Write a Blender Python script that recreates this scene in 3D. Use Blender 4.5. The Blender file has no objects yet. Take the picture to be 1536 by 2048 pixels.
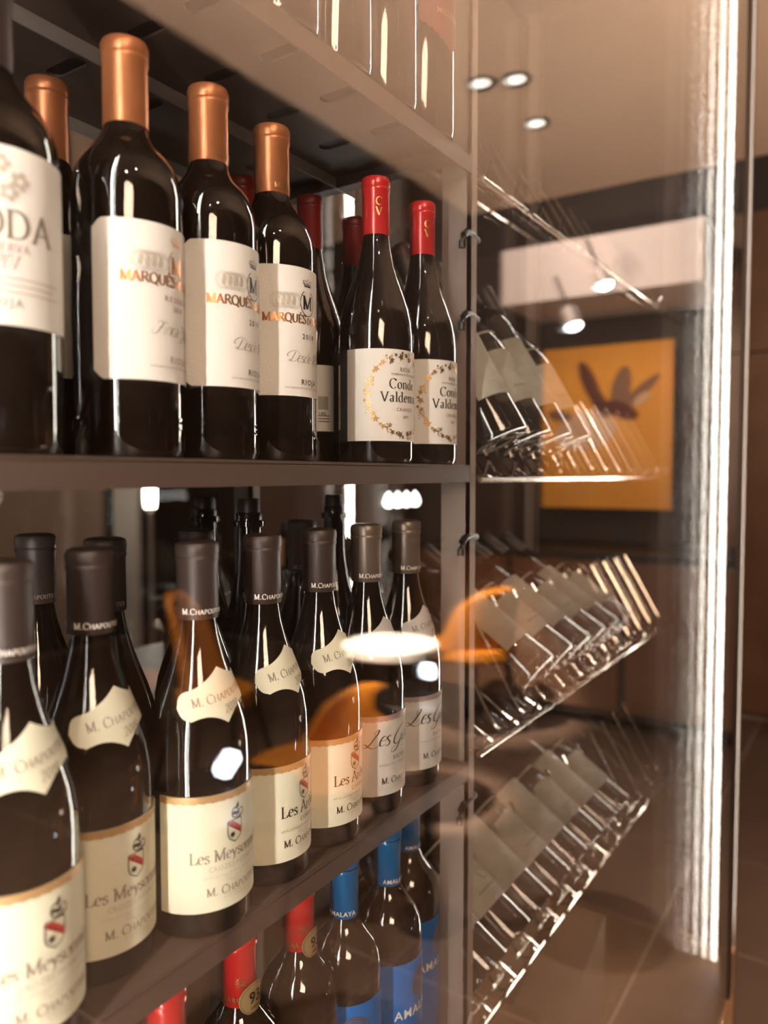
import bpy, bmesh, math, random
from mathutils import Vector, Matrix
random.seed(7)
sc = bpy.context.scene
COL = sc.collection
PI = math.pi
CZ = 1.40                                   # lens height above the floor; z values below are relative to it

# ------------------------------------------------------------------ camera, world, lights, exposure
FPX = 1538.0
YAW = math.atan(998 / FPX); PITCH = math.atan(74 / FPX)
cam = bpy.data.cameras.new('camera'); camo = bpy.data.objects.new('camera', cam); COL.objects.link(camo)
camo.location = (0, 0, CZ)
fw = Vector((math.cos(YAW) * math.cos(PITCH), math.sin(YAW) * math.cos(PITCH), -math.sin(PITCH)))
camo.rotation_euler = fw.to_track_quat('-Z', 'Y').to_euler()
cam.sensor_fit = 'VERTICAL'; cam.sensor_height = 36.0; cam.lens = FPX / 2048 * 36.0
cam.clip_start = 0.01; cam.clip_end = 60
cam.dof.use_dof = True; cam.dof.focus_distance = 0.70; cam.dof.aperture_fstop = cam.lens / 7.5
sc.camera = camo

world = bpy.data.worlds.new('world'); sc.world = world; world.use_nodes = True
bg = world.node_tree.nodes['Background']; bg.inputs[0].default_value = (1.0, 0.66, 0.45, 1); bg.inputs[1].default_value = 0.02
sc.view_settings.view_transform = 'Standard'; sc.view_settings.look = 'None'
sc.view_settings.gamma = 1; sc.view_settings.use_curve_mapping = False
sc.view_settings.exposure = 0.14
cy = sc.cycles
cy.max_bounces = 18; cy.glossy_bounces = 14; cy.transparent_max_bounces = 40; cy.diffuse_bounces = 3
cy.use_denoising = True; cy.sample_clamp_indirect = 0; cy.caustics_reflective = False; cy.caustics_refractive = False
LED_POWER = 95.0                            # radiance of the light strips in the cabinet

def area(name, loc, target, sx, sy, watts, color, spread=PI, shape='RECTANGLE'):
    l = bpy.data.lights.new(name, 'AREA'); l.shape = shape; l.size = sx; l.size_y = sy
    l.energy = watts; l.color = color; l.spread = spread
    o = bpy.data.objects.new(name, l); COL.objects.link(o); o.location = (loc[0], loc[1], loc[2] + CZ)
    d = Vector(target) - Vector(loc); o.rotation_euler = d.to_track_quat('-Z', 'Y').to_euler()
    return o
WARM = (1.0, 0.72, 0.50)
area('ceiling_fill', (0.15, -0.85, -0.95), (0.9, -0.65, 1.2), 0.5, 0.4, 9, (1, .84, .68), spread=1.35)  # added unseen upward light, brightens the dropped ceiling
area('ceiling_fill_far', (-0.9, -1.0, -0.95), (2.2, -0.75, 1.2), 0.5, 0.4, 27, (1, .84, .68), spread=1.0)  # second added upward light, for the far part of that ceiling
area('pelmet_fill', (3.36, -0.95, 1.42), (4.4, -0.9, 0.9), 0.12, 0.5, 19, (1, .84, .74))  # added hidden area light that brightens the pelmet
area('room_fill', (-1.9, -2.7, 1.5), (2.4, -1.9, -1.2), 1.4, 1.0, 150, WARM)  # added out of view to light the chairs and floor
area('rear_room_light', (1.6, 2.6, 1.6), (1.6, 2.6, 0), 1.2, 1.2, 16, WARM)
def spot(loc, target, watts, size, color=(1, .86, .70), r=.02):
    l = bpy.data.lights.new('unseen_spot', 'SPOT'); l.energy = watts; l.spot_size = size; l.spot_blend = .7; l.color = color; l.shadow_soft_size = r
    o = bpy.data.objects.new('unseen_spot', l); COL.objects.link(o); o.location = (loc[0], loc[1], loc[2] + CZ)
    o.rotation_euler = (Vector(target) - Vector(loc)).to_track_quat('-Z', 'Y').to_euler()
for k_, x_ in enumerate((-0.45, 0.05)): spot((x_, -.55, 1.17), (x_+.75, .45, -.1), 12, 1.3)     # ceiling spots over the aisle
spot((1.65, -1.10, 1.17), (2.53, -1.10, -.7), 1900, .28); spot((2.6, -1.5, 1.7), (3.84, -1.4, -.95), 1700, .36); spot((1.2, -2.2, 1.7), (1.9, -1.4, -1.0), 420, 1.0)  # added spots that brighten the white table and the orange chairs

# ------------------------------------------------------------------ materials
def pbr(name, color, rough=0.5, metal=0.0, coat=0.0, noise=None, bump=0.0, bscale=200, spec=0.5, emis=None, es=0):
    m = bpy.data.materials.new(name); m.use_nodes = True; nt = m.node_tree
    b = nt.nodes['Principled BSDF']
    b.inputs['Base Color'].default_value = (*color, 1); b.inputs['Roughness'].default_value = rough
    b.inputs['Metallic'].default_value = metal; b.inputs['Coat Weight'].default_value = coat
    b.inputs['Specular IOR Level'].default_value = spec
    if emis: b.inputs['Emission Color'].default_value = (*emis, 1); b.inputs['Emission Strength'].default_value = es
    tc = nt.nodes.new('ShaderNodeTexCoord')
    if noise:
        c2, sc_, amt = noise
        n = nt.nodes.new('ShaderNodeTexNoise'); n.inputs['Scale'].default_value = sc_; n.inputs['Detail'].default_value = 5
        nt.links.new(tc.outputs['Object'], n.inputs['Vector'])
        r = nt.nodes.new('ShaderNodeValToRGB'); r.color_ramp.elements[0].position = .5 - amt; r.color_ramp.elements[1].position = .5 + amt
        r.color_ramp.elements[0].color = (*color, 1); r.color_ramp.elements[1].color = (*c2, 1)
        nt.links.new(n.outputs['Fac'], r.inputs['Fac']); nt.links.new(r.outputs['Color'], b.inputs['Base Color'])
    if bump:
        n = nt.nodes.new('ShaderNodeTexNoise'); n.inputs['Scale'].default_value = bscale; n.inputs['Detail'].default_value = 3
        nt.links.new(tc.outputs['Object'], n.inputs['Vector'])
        bp = nt.nodes.new('ShaderNodeBump'); bp.inputs['Strength'].default_value = bump; bp.inputs['Distance'].default_value = 0.002
        nt.links.new(n.outputs['Fac'], bp.inputs['Height']); nt.links.new(bp.outputs['Normal'], b.inputs['Normal'])
    return m

def emit(name, color, s):
    m = bpy.data.materials.new(name); m.use_nodes = True; nt = m.node_tree; nt.nodes.clear()
    e = nt.nodes.new('ShaderNodeEmission'); e.inputs[0].default_value = (*color, 1); e.inputs[1].default_value = s
    o = nt.nodes.new('ShaderNodeOutputMaterial'); nt.links.new(e.outputs[0], o.inputs[0]); return m

def thin_glass(name, tint=(1, 1, 1), boost=1.0):
    """a pane seen as a whole: both faces' Fresnel reflection, no bending of the light"""
    m = bpy.data.materials.new(name); m.use_nodes = True; nt = m.node_tree; nt.nodes.clear()
    N = nt.nodes.new; L = nt.links.new
    g = N('ShaderNodeNewGeometry'); d = N('ShaderNodeVectorMath'); d.operation = 'DOT_PRODUCT'
    L(g.outputs['Normal'], d.inputs[0]); L(g.outputs['Incoming'], d.inputs[1])
    def M(op, a, b=None, c=None):
        n = N('ShaderNodeMath'); n.operation = op
        for i, v in enumerate((a, b, c)):
            if v is None: continue
            if isinstance(v, (int, float)): n.inputs[i].default_value = v
            else: L(v, n.inputs[i])
        return n.outputs[0]
    c = M('ABSOLUTE', d.outputs['Value'])
    r = M('MULTIPLY_ADD', M('POWER', M('SUBTRACT', 1.0, c), 5.0), 0.957, 0.043)
    pane = M('DIVIDE', M('MULTIPLY', r, 2.0 * boost), M('ADD', r, 1.0))
    pane = M('MINIMUM', pane, 0.86)
    t = N('ShaderNodeBsdfTransparent'); t.inputs[0].default_value = (*tint, 1)
    gl = N('ShaderNodeBsdfGlossy'); gl.inputs['Roughness'].default_value = 0.0
    mx = N('ShaderNodeMixShader'); L(pane, mx.inputs[0]); L(t.outputs[0], mx.inputs[1]); L(gl.outputs[0], mx.inputs[2])
    o = N('ShaderNodeOutputMaterial'); L(mx.outputs[0], o.inputs[0]); return m
def clear_face(name):
    m = bpy.data.materials.new(name); m.use_nodes = True; nt = m.node_tree; nt.nodes.clear()
    t = nt.nodes.new('ShaderNodeBsdfTransparent'); o = nt.nodes.new('ShaderNodeOutputMaterial'); nt.links.new(t.outputs[0], o.inputs[0]); return m

M_ = {}
M_['bottle'] = pbr('dark_bottle_glass', (.010, .006, .004), .045, spec=.55, coat=.35)
M_['bottle_green'] = pbr('brown_bottle_glass', (.030, .015, .008), .05, spec=.6, coat=.4)
M_['copper'] = pbr('copper_foil', (.52, .19, .075), .36, .55, noise=((.44, .155, .058), 60, .3))
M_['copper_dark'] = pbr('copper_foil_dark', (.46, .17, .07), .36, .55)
M_['red'] = pbr('red_foil', (.62, .028, .026), .28, .15, coat=.4)
M_['blue'] = pbr('blue_foil', (.012, .16, .42), .30, .2, coat=.3)
M_['blackcap'] = pbr('black_brown_foil', (.050, .032, .026), .42, .2, bump=.12, bscale=900)
M_['greycap'] = pbr('taupe_foil', (.17, .13, .10), .36, .45)
M_['white_label'] = pbr('white_textured_paper', (.76, .715, .65), .75, bump=.25, bscale=700)
M_['smooth_label'] = pbr('white_smooth_paper', (.78, .735, .67), .6)
M_['cream_label'] = pbr('cream_paper', (.70, .67, .51), .68, bump=.12, bscale=500)
M_['grey_label'] = pbr('pale_grey_paper', (.58, .54, .49), .65, noise=((.54, .50, .45), 90, .3))
M_['old_label'] = pbr('weathered_paper', (.52, .49, .41), .8, noise=((.38, .35, .29), 35, .25))
M_['blue_label'] = pbr('blue_paper', (.010, .15, .50), .45)
M_['goldink'] = pbr('gold_ink', (.42, .24, .085), .36, .75)
M_['coppink'] = pbr('copper_ink', (.50, .20, .07), .3, .7)
M_['goldband'] = pbr('gold_band', (.50, .30, .13), .45, .3)
M_['mauveband'] = pbr('taupe_band', (.34, .24, .20), .5, .2)
M_['ink'] = pbr('black_ink', (.012, .008, .007), .5)
M_['greyink'] = pbr('grey_ink', (.24, .19, .15), .6)
M_['faintink'] = pbr('embossed_ink', (.52, .45, .37), .5, .2)
M_['mauveink'] = pbr('mauve_ink', (.36, .20, .19), .6)
M_['redink'] = pbr('red_ink', (.40, .03, .025), .5)
M_['whiteink'] = pbr('white_ink', (.85, .78, .70), .5)
M_['goldpaper'] = pbr('gold_sticker', (.50, .34, .16), .4, .5)
M_['shelf'] = pbr('taupe_powder_coated_steel', (.105, .068, .052), .42, .15, bump=.10, bscale=900)
M_['post'] = pbr('taupe_steel_upright', (.34, .27, .23), .45, .1)
M_['black'] = pbr('black_plastic', (.012, .008, .006), .4)
M_['chrome'] = pbr('chromed_wire', (.80, .72, .64), .16, 1.0)
M_['carcass'] = pbr('dark_brown_steel', (.040, .024, .017), .4, .1)
M_['led'] = emit('led_strip_light', (1, .93, .80), LED_POWER); M_['led_dim'] = emit('dimmer_led_strip_light', (1, .95, .87), 150.0)
M_['glass'] = thin_glass('door_glass', boost=1.34); M_['glassback'] = clear_face('glass_inner_face')
M_['wood'] = pbr('honey_brown_wood', (.48, .25, .12), .4, noise=((.26, .13, .06), 14, .3))

# ------------------------------------------------------------------ helpers
class MB:
    def __init__(s): s.v = []; s.f = []; s.mi = []; s.cur = 0
    def add(s, vs, fs):
        n = len(s.v); s.v += [tuple(p) for p in vs]; s.f += [tuple(i + n for i in f) for f in fs]; s.mi += [s.cur] * len(fs); return s
    def box(s, x0, x1, y0, y1, z0, z1):
        return s.add([(x0,y0,z0),(x1,y0,z0),(x1,y1,z0),(x0,y1,z0),(x0,y0,z1),(x1,y0,z1),(x1,y1,z1),(x0,y1,z1)],
              [(0,3,2,1),(4,5,6,7),(0,1,5,4),(1,2,6,5),(2,3,7,6),(3,0,4,7)])
    def lathe(s, prof, n=48, cx=0, cy=0, a0=0, a1=2*PI):
        full = abs(a1 - a0 - 2*PI) < 1e-6; m = n if full else n + 1
        vs = [(cx + r*math.cos(a0+(a1-a0)*i/n), cy + r*math.sin(a0+(a1-a0)*i/n), z) for r, z in prof for i in range(m)]
        fs = []
        for k in range(len(prof)-1):
            for i in range(n):
                j = (i+1) % m
                fs.append((k*m+i, k*m+j, (k+1)*m+j, (k+1)*m+i))
        return s.add(vs, fs)
    def tube(s, pts, r, n=8, close=True):
        pts = [Vector(p) for p in pts]; rings = []
        for i, p in enumerate(pts):
            t = (pts[min(i+1, len(pts)-1)] - pts[max(i-1, 0)]).normalized()
            up = Vector((0, 0, 1)) if abs(t.z) < .9 else Vector((1, 0, 0))
            a = t.cross(up).normalized(); b = t.cross(a)
            rr = r[i] if isinstance(r, (list, tuple)) else r
            rings.append([p + a*rr*math.cos(2*PI*k/n) + b*rr*math.sin(2*PI*k/n) for k in range(n)])
        vs = [v for R in rings for v in R]; fs = []
        for i in range(len(rings)-1):
            for k in range(n): fs.append((i*n+k, i*n+(k+1) % n, (i+1)*n+(k+1) % n, (i+1)*n+k))
        if close: fs.append(tuple(range(n-1, -1, -1))); fs.append(tuple((len(rings)-1)*n+k for k in range(n)))
        return s.add(vs, fs)
    def mesh(s, name, mats, smooth=True, angle=40):
        me = bpy.data.meshes.new(name); me.from_pydata(s.v, [], s.f)
        if not isinstance(mats, (list, tuple)): mats = [mats]
        for m in mats: me.materials.append(m)
        if len(mats) > 1: me.polygons.foreach_set('material_index', s.mi)
        me.update()
        bm = bmesh.new(); bm.from_mesh(me); bmesh.ops.recalc_face_normals(bm, faces=bm.faces); bm.to_mesh(me); bm.free()
        if smooth: me.shade_smooth(); me.set_sharp_from_angle(angle=math.radians(angle))
        return me
    def build(s, name, mats, parent=None, smooth=True, angle=40):
        o = bpy.data.objects.new(name, s.mesh(name, mats, smooth, angle)); COL.objects.link(o)
        if parent is not None: o.parent = parent
        return o

def tag(o, label=None, cat=None, group=None, kind=None):
    if label: o['label'] = label
    if cat: o['category'] = cat
    if group: o['group'] = group
    if kind: o['kind'] = kind
    return o
def empty(name, loc, rz=0, **kw):
    o = bpy.data.objects.new(name, None); COL.objects.link(o); o.empty_display_size = .03
    o.location = (loc[0], loc[1], loc[2] + CZ); o.rotation_euler = (0, 0, rz); tag(o, **kw); return o
def copy_tree(o, parent=None):
    c = o.copy(); COL.objects.link(c); c.parent = parent
    for ch in list(o.children): copy_tree(ch, c)
    return c
def struct(name, mb, m, parent=None, smooth=False):
    o = mb.build(name, m, parent, smooth)
    if parent is None: o['kind'] = 'structure'; o.location.z = CZ
    return o

# ------------------------------------------------------------------ lettering
def cat(pts, n=6):
    """smooth curve through points"""
    if len(pts) < 3: return pts
    out = []; P = [pts[0]] + list(pts) + [pts[-1]]
    for i in range(1, len(P)-2):
        a, b, c, d = P[i-1], P[i], P[i+1], P[i+2]
        for k in range(n):
            t = k/n
            out.append(tuple(.5*((2*b[j]) + (-a[j]+c[j])*t + (2*a[j]-5*b[j]+4*c[j]-d[j])*t*t + (-a[j]+3*b[j]-3*c[j]+d[j])*t**3) for j in (0, 1)))
    out.append(pts[-1]); return out
def arc(cx, cy, rx, ry, a0, a1, n=14):
    return [(cx+rx*math.cos(math.radians(a0+(a1-a0)*i/n)), cy+ry*math.sin(math.radians(a0+(a1-a0)*i/n))) for i in range(n+1)]
# glyph: (advance, strokes, serif feet)
G = {
 'M': (1.06, [[(.16,0),(.16,1)],[(.14,1),(.5,.06)],[(.5,.06),(.87,1)],[(.88,1),(.88,0)]], [(.16,0),(.88,0),(.10,1),(.93,1)]),
 'A': (.86, [[(.08,0),(.42,1)],[(.40,1),(.76,0)],[(.2,.34),(.64,.34)]], [(.08,0),(.76,0)]),
 'R': (.80, [[(.16,0),(.16,1)],[(.16,.97)]+arc(.38,.74,.24,.23,90,-90)+[(.16,.51)],[(.38,.5),(.76,0)]], [(.16,0),(.14,1),(.76,0)]),
 'Q': (.96, [arc(.47,.5,.38,.5,90,450,24),[(.5,.1),(.9,-.16)]], []),
 'U': (.86, [[(.15,1),(.15,.35)]+arc(.42,.35,.27,.35,180,360)+[(.69,1)]], [(.15,1),(.69,1)]),
 'E': (.68, [[(.15,0),(.15,1)],[(.15,.97),(.58,.97)],[(.15,.52),(.5,.52)],[(.15,.03),(.6,.03)],[(.58,.97),(.58,.82)],[(.6,.03),(.61,.2)]], [(.13,0),(.13,1)]),
 'S': (.62, [cat([(.5,.8),(.44,.95),(.3,1),(.14,.92),(.11,.75),(.24,.58),(.42,.44),(.51,.25),(.42,.06),(.27,0),(.12,.07),(.07,.24)])], []),
 'D': (.90, [[(.15,0),(.15,1)],[(.15,.97),(.36,.97)]+arc(.38,.5,.38,.47,88,-88)+[(.15,.03)]], [(.12,0),(.12,1)]),
 'I': (.36, [[(.18,0),(.18,1)]], [(.18,0),(.18,1)]),
 'T': (.72, [[(.36,0),(.36,1)],[(.06,.97),(.66,.97)],[(.06,.98),(.05,.82)],[(.66,.98),(.67,.82)]], [(.36,0)]),
 'C': (.82, [arc(.45,.5,.37,.5,42,318,22)+[],[(.73,.98),(.73,.78)]], []),
 'H': (.92, [[(.16,0),(.16,1)],[(.76,0),(.76,1)],[(.16,.52),(.76,.52)]], [(.16,0),(.16,1),(.76,0),(.76,1)]),
 'P': (.72, [[(.16,0),(.16,1)],[(.16,.97)]+arc(.36,.72,.25,.25,90,-90)+[(.16,.47)]], [(.16,0),(.14,1)]),
 'O': (.92, [arc(.46,.5,.37,.5,90,450,26)], []),
 'L': (.66, [[(.16,0),(.16,1)],[(.16,.03),(.6,.03)],[(.6,.03),(.62,.22)]], [(.14,0),(.16,1)]),
 'V': (.84, [[(.08,1),(.42,0)],[(.42,0),(.76,1)]], [(.08,1),(.76,1)]),
 'o': (.60, [arc(.30,.32,.23,.32,90,450,20)], []),
 'n': (.66, [[(.14,0),(.14,.64)],cat([(.14,.48),(.26,.61),(.38,.63),(.49,.52),(.5,.3),(.5,0)])], [(.14,0),(.5,0),(.1,.63)]),
 'm': (.98, [[(.14,0),(.14,.64)],cat([(.14,.48),(.26,.61),(.36,.63),(.46,.52),(.47,.3),(.47,0)]),cat([(.47,.48),(.59,.61),(.7,.63),(.79,.52),(.8,.3),(.8,0)])], [(.14,0),(.47,0),(.8,0),(.1,.63)]),
 'd': (.66, [arc(.28,.31,.21,.31,60,300,16),[(.49,0),(.49,1.02)]], [(.45,1.02),(.55,.01)]),
 'e': (.56, [[(.09,.36),(.47,.36)]+arc(.29,.33,.20,.31,10,310,18)], []),
 'a': (.58, [cat([(.12,.52),(.2,.62),(.32,.62),(.4,.5),(.4,.3),(.4,.06),(.5,.01)]),arc(.25,.17,.15,.17,60,330,12)], []),
 'l': (.34, [[(.17,0),(.17,1.02)]], [(.17,0),(.12,1.02)]),
 'r': (.46, [[(.14,0),(.14,.64)],cat([(.14,.42),(.25,.58),(.4,.6)])], [(.15,0),(.1,.63)]),
 's': (.46, [cat([(.36,.5),(.31,.61),(.2,.63),(.11,.56),(.12,.44),(.24,.34),(.36,.24),(.37,.1),(.26,0),(.14,.02),(.07,.14)])], []),
 'y': (.58, [[(.08,.63),(.3,.03)],cat([(.5,.63),(.3,.06),(.2,-.2),(.08,-.24)])], [(.08,.63),(.5,.63)]),
 'i': (.32, [[(.16,0),(.16,.63)],[(.15,.84),(.17,.92)]], [(.16,0),(.12,.63)]),
 't': (.40, [cat([(.17,.85),(.17,.4),(.19,.08),(.28,0),(.36,.05)]),[(.05,.62),(.34,.62)]], []),
 'g': (.56, [arc(.28,.4,.17,.22,0,360,16),cat([(.3,.18),(.12,.08),(.4,.0),(.46,-.14),(.28,-.26),(.08,-.16)])], []),
 'c': (.52, [arc(.29,.32,.21,.32,45,315,16)], []),
 '.': (.30, [[(.12,0),(.12,.14)]], []), '-': (.5, [[(.1,.38),(.4,.38)]], []), ' ': (.34, [], []),
 '2': (.62, [cat([(.1,.76),(.2,.97),(.42,.97),(.48,.74),(.34,.42),(.08,.03)]),[(.08,.03),(.54,.03)]], []),
 '0': (.64, [arc(.31,.5,.22,.5,90,450,20)], []), '1': (.42, [[(.1,.82),(.24,1),(.24,0)]], [(.24,0)]),
 '9': (.62, [arc(.3,.68,.2,.31,0,360,16),cat([(.5,.66),(.46,.3),(.2,0)])], []),
 '8': (.62, [arc(.3,.74,.17,.25,90,450,16),arc(.3,.25,.21,.25,90,450,16)], []),
 '5': (.62, [[(.5,.97),(.18,.97),(.14,.56)],cat([(.14,.56),(.36,.62),(.5,.4),(.42,.08),(.2,0),(.08,.1)])], []),
}
G['É'] = (G['E'][0], G['E'][1] + [[(.28,1.1),(.45,1.3)]], G['E'][2])
G['è'] = (G['e'][0], G['e'][1] + [[(.2,.96),(.34,.74)]], [])
# joined hand: capitals with swashes
SW = {
 'D': (1.1, [cat([(.45,.95),(.38,.5),(.28,.08),(.1,.05),(.02,.16),(.14,.2),(.4,.03),(.75,.08),(.98,.45),(.9,.85),(.5,1.05),(.05,1.0),(-.25,.75),(-.2,.5),(.0,.52)])], []),
 'F': (1.0, [cat([(.1,.85),(.3,1.02),(.6,.92),(.95,1.02)]),cat([(.62,.9),(.5,.5),(.35,.1),(.1,-.02),(-.1,.12),(-.05,.3)]),[(.35,.5),(.7,.54)]], []),
 'Y': (1.0, [cat([(.0,.8),(.15,1),(.3,.9),(.3,.55),(.5,.45),(.75,.6),(.95,1.0)]),cat([(.95,1.),(.75,.4),(.4,-.3),(.1,-.35),(.1,-.15),(.6,.1)])], []),
 'L': (.85, [cat([(.25,.70),(.16,.86),(.24,1.06),(.38,1.06),(.38,.86),(.25,.5),(.14,.2),(-.02,-.02),(-.26,-.02),(-.34,.12),(-.18,.18),(.05,.04),(.35,-.08),(.6,-.04),(.75,.12)])], []),
 'G': (1.15, [cat([(.9,.78),(1.0,1.02),(.8,1.12),(.4,.95),(.1,.5),(.15,.1),(.45,.0),(.75,.25),(.85,.5)]),cat([(.85,.5),(.75,.1),(.55,-.35),(.25,-.5),(.1,-.35),(.4,-.1),(1.0,.15)])], []),
}
def glyphs(text, h, thick=.13, thin=.045, serif=True, script=False, spacing=1.0, smallcaps=False):
    """flat strokes of a pen with a nib: list of (verts2d, faces), total width"""
    out = []; x = 0; nib = math.radians(14)
    nx, ny = math.cos(nib), math.sin(nib)
    for i, ch in enumerate(text):
        s = h
        key = ch
        if smallcaps and ch.islower(): key = ch.upper(); s = h*.78
        g = (SW.get(key) if script else None) or G.get(key)
        if g is None: x += .4*h; continue
        adv, strokes, feet = g
        for st in strokes:
            P = [Vector((a*s + x + (b*s*.42 if script else 0), b*s)) for a, b in st]
            Q = [P[0]]
            for p in P[1:]:
                if (p - Q[-1]).length > 1e-6: Q.append(p)
            if len(Q) < 2: continue
            L = []; Rr = []
            for k, p in enumerate(Q):
                t = (Q[min(k+1, len(Q)-1)] - Q[max(k-1, 0)])
                if t.length < 1e-9: t = Q[1] - Q[0]
                t.normalize()
                w = thin + (thick - thin) * abs(t.x*ny - t.y*nx)**1.6
                if script: w = thin + (thick - thin) * max(0, -t.y * (1 if k else .5) if t.y < 0 else 0)
                nrm = Vector((-t.y, t.x)) * (w * s / 2)
                L.append(p + nrm); Rr.append(p - nrm)
            vs = L + Rr; n = len(Q)
            out.append((vs, [(k, k+1, n+k+1, n+k) for k in range(n-1)]))
        if serif and not script:
            for a, b in feet:
                yy = b*s + (-.025*s if b > .3 else .025*s)
                w = .12*s; t2 = .028*s
                out.append(([Vector((a*s+x-w, yy-t2)), Vector((a*s+x+w, yy-t2)), Vector((a*s+x+w, yy+t2)), Vector((a*s+x-w, yy+t2))], [(0, 1, 2, 3)]))
        x += adv * s * spacing
    return out, x
_fc = {}
def sans(text, h, spacing=1.0, squash=1.0, bold=0.012):
    cu = bpy.data.curves.new('t', 'FONT'); cu.body = text; cu.size = 1; cu.space_character = spacing; cu.resolution_u = 2; cu.offset = bold
    o = bpy.data.objects.new('t', cu); COL.objects.link(o)
    me = bpy.data.meshes.new_from_object(o)
    bpy.data.objects.remove(o); bpy.data.curves.remove(cu)
    k = h / .70
    vs = [Vector((v.co.x*k*squash, v.co.y*k)) for v in me.vertices]; fs = [tuple(p.vertices) for p in me.polygons]
    w = max([v.x for v in vs] + [0]); bpy.data.meshes.remove(me)
    return [(vs, fs)], w

class Surf:
    """a turned surface with its front towards -Y: lays flat artwork on it"""
    def __init__(s, prof): s.p = sorted([(z, r) for r, z in prof], key=lambda t: t[0])
    def r(s, z):
        p = s.p
        if z <= p[0][0]: return p[0][1]
        for (z0, r0), (z1, r1) in zip(p, p[1:]):
            if z <= z1: return r0 + (r1-r0)*(z-z0)/max(1e-9, z1-z0)
        return p[-1][1]
    def at(s, u, v, e=0):
        R = s.r(v); a = -PI/2 + u/max(R, .012); R += e
        return (R*math.cos(a), R*math.sin(a), v)
    def art(s, items, e=.0009, fine=.003):
        """items: list of (polys, u, v) laid on the surface -> MB"""
        mb = MB(); mb.groups = []
        for polys, u0, v0 in items:
            mb.groups.append((len(mb.v), len(mb.f)))
            for vs, fs in polys:
                mb.add([s.at(p[0]+u0, p[1]+v0, e) for p in vs], fs)
        return mb
    def patch(s, u0, u1, bot, top, e=.0005, nu=40, nv=6, th=.0005):
        mb = MB(); vs = []
        for k in range(2):
            for i in range(nu+1):
                u = u0 + (u1-u0)*i/nu; b, t = bot(u), top(u)
                for j in range(nv+1): vs.append(s.at(u, b+(t-b)*j/nv, e if k == 0 else e-th))
        W = nv+1; off = (nu+1)*W; fs = []
        for i in range(nu):
            for j in range(nv):
                a = i*W+j; fs.append((a, a+W, a+W+1, a+1)); fs.append((off+a, off+a+1, off+a+W+1, off+a+W))
            for j in (0, nv):
                a = i*W+j; fs.append((a, off+a, off+a+W, a+W))
        for j in range(nv):
            for i in (0, nu):
                a = i*W+j; fs.append((a, a+1, off+a+1, off+a))
        return mb.add(vs, fs)

def C_(items, centre=True):
    """centre a (polys,width) pair: returns polys, -w/2"""
    return items
def ctr(pw, u, v): return (pw[0], u - pw[1]/2, v)
def left(pw, u, v): return (pw[0], u, v)
def strip(w, t, n=16): # thin rule
    vs = [Vector((w*i/n, 0)) for i in range(n+1)] + [Vector((w*i/n, t)) for i in range(n+1)]
    return [(vs, [(i, i+1, n+2+i, n+1+i) for i in range(n)])], w
def ringp(rx, ry, t, a0=0, a1=360, n=28):
    o = arc(0, 0, rx, ry, a0, a1, n); i_ = arc(0, 0, rx-t, ry-t, a0, a1, n)
    vs = [Vector(p) for p in o+i_]; m = n+1
    return [(vs, [(k, k+1, m+k+1, m+k) for k in range(n)])]
def disc(r, n=8, x=0, y=0): return [([Vector((x+r*math.cos(2*PI*k/n), y+r*math.sin(2*PI*k/n))) for k in range(n)], [tuple(range(n))])]
def poly(pts): return [([Vector(p) for p in pts], [tuple(range(len(pts)))])]
def fan(pts, c=(0, 0)):
    n = len(pts); return [([Vector(c)] + [Vector(p) for p in pts], [(0, 1+k, 1+(k+1) % n) for k in range(n)])]
def shift(polys, x, y, s=1, rot=0):
    c, q = math.cos(rot)*s, math.sin(rot)*s
    return [([Vector((v[0]*c - v[1]*q + x, v[0]*q + v[1]*c + y)) for v in vs], fs) for vs, fs in polys]
def leaf(s, rot, x, y):
    pts = []
    for k in range(10):
        a = 2*PI*k/10 + PI/2; r = (1 if k % 2 == 0 else .45) * (1.15 if k == 0 else 1)
        pts.append((r*math.cos(a), r*math.sin(a)))
    return shift(fan(pts), x, y, s, rot)

# ------------------------------------------------------------------ bottles
def prof_bordeaux(R=.0375, H=.288):
    s = H/.302
    return [(0,.004*s),(.014,.002*s),(R-.006,.0),(R-.0015,.0015*s),(R,.006*s),(R,.188*s),(R-.0006,.197*s),(R-.003,.207*s),(R-.008,.217*s),(R-.0145,.225*s),
            (R-.0195,.232*s),(.0150,.240*s),(.0142,.248*s),(.0140,.290*s),(.0150,.291*s),(.0150,.300*s),(.0130,H),(0,H)]
def prof_rhone(R=.0405, H=.2875):
    s = H/.292
    return [(0,.004*s),(.014,.002*s),(R-.006,.0),(R-.0015,.0015*s),(R,.006*s),(R,.128*s),(R-.001,.142*s),(R-.0035,.156*s),(R-.0085,.172*s),(R-.0145,.188*s),
            (R-.0195,.203*s),(.0158,.219*s),(.0138,.232*s),(.0130,.245*s),(.0128,.279*s),(.0132,.281*s),(.0132,.290*s),(.0122,H),(0,H)]
def capsule_prof(z0, z1, r, lip=.012):
    return [(.012,z0),(r+.0002,z0),(r+.0006,z0+.0005),(r+.0004,z1-lip-.003),(r+.0012,z1-lip-.0015),(r+.0012,z1-lip+.0005),(r+.0006,z1-lip+.0018),(r+.0013,z1-lip+.004),(r+.0013,z1-.003),(r+.0003,z1-.0006),(r-.003,z1+.0008),(0,z1+.0008)]

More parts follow.
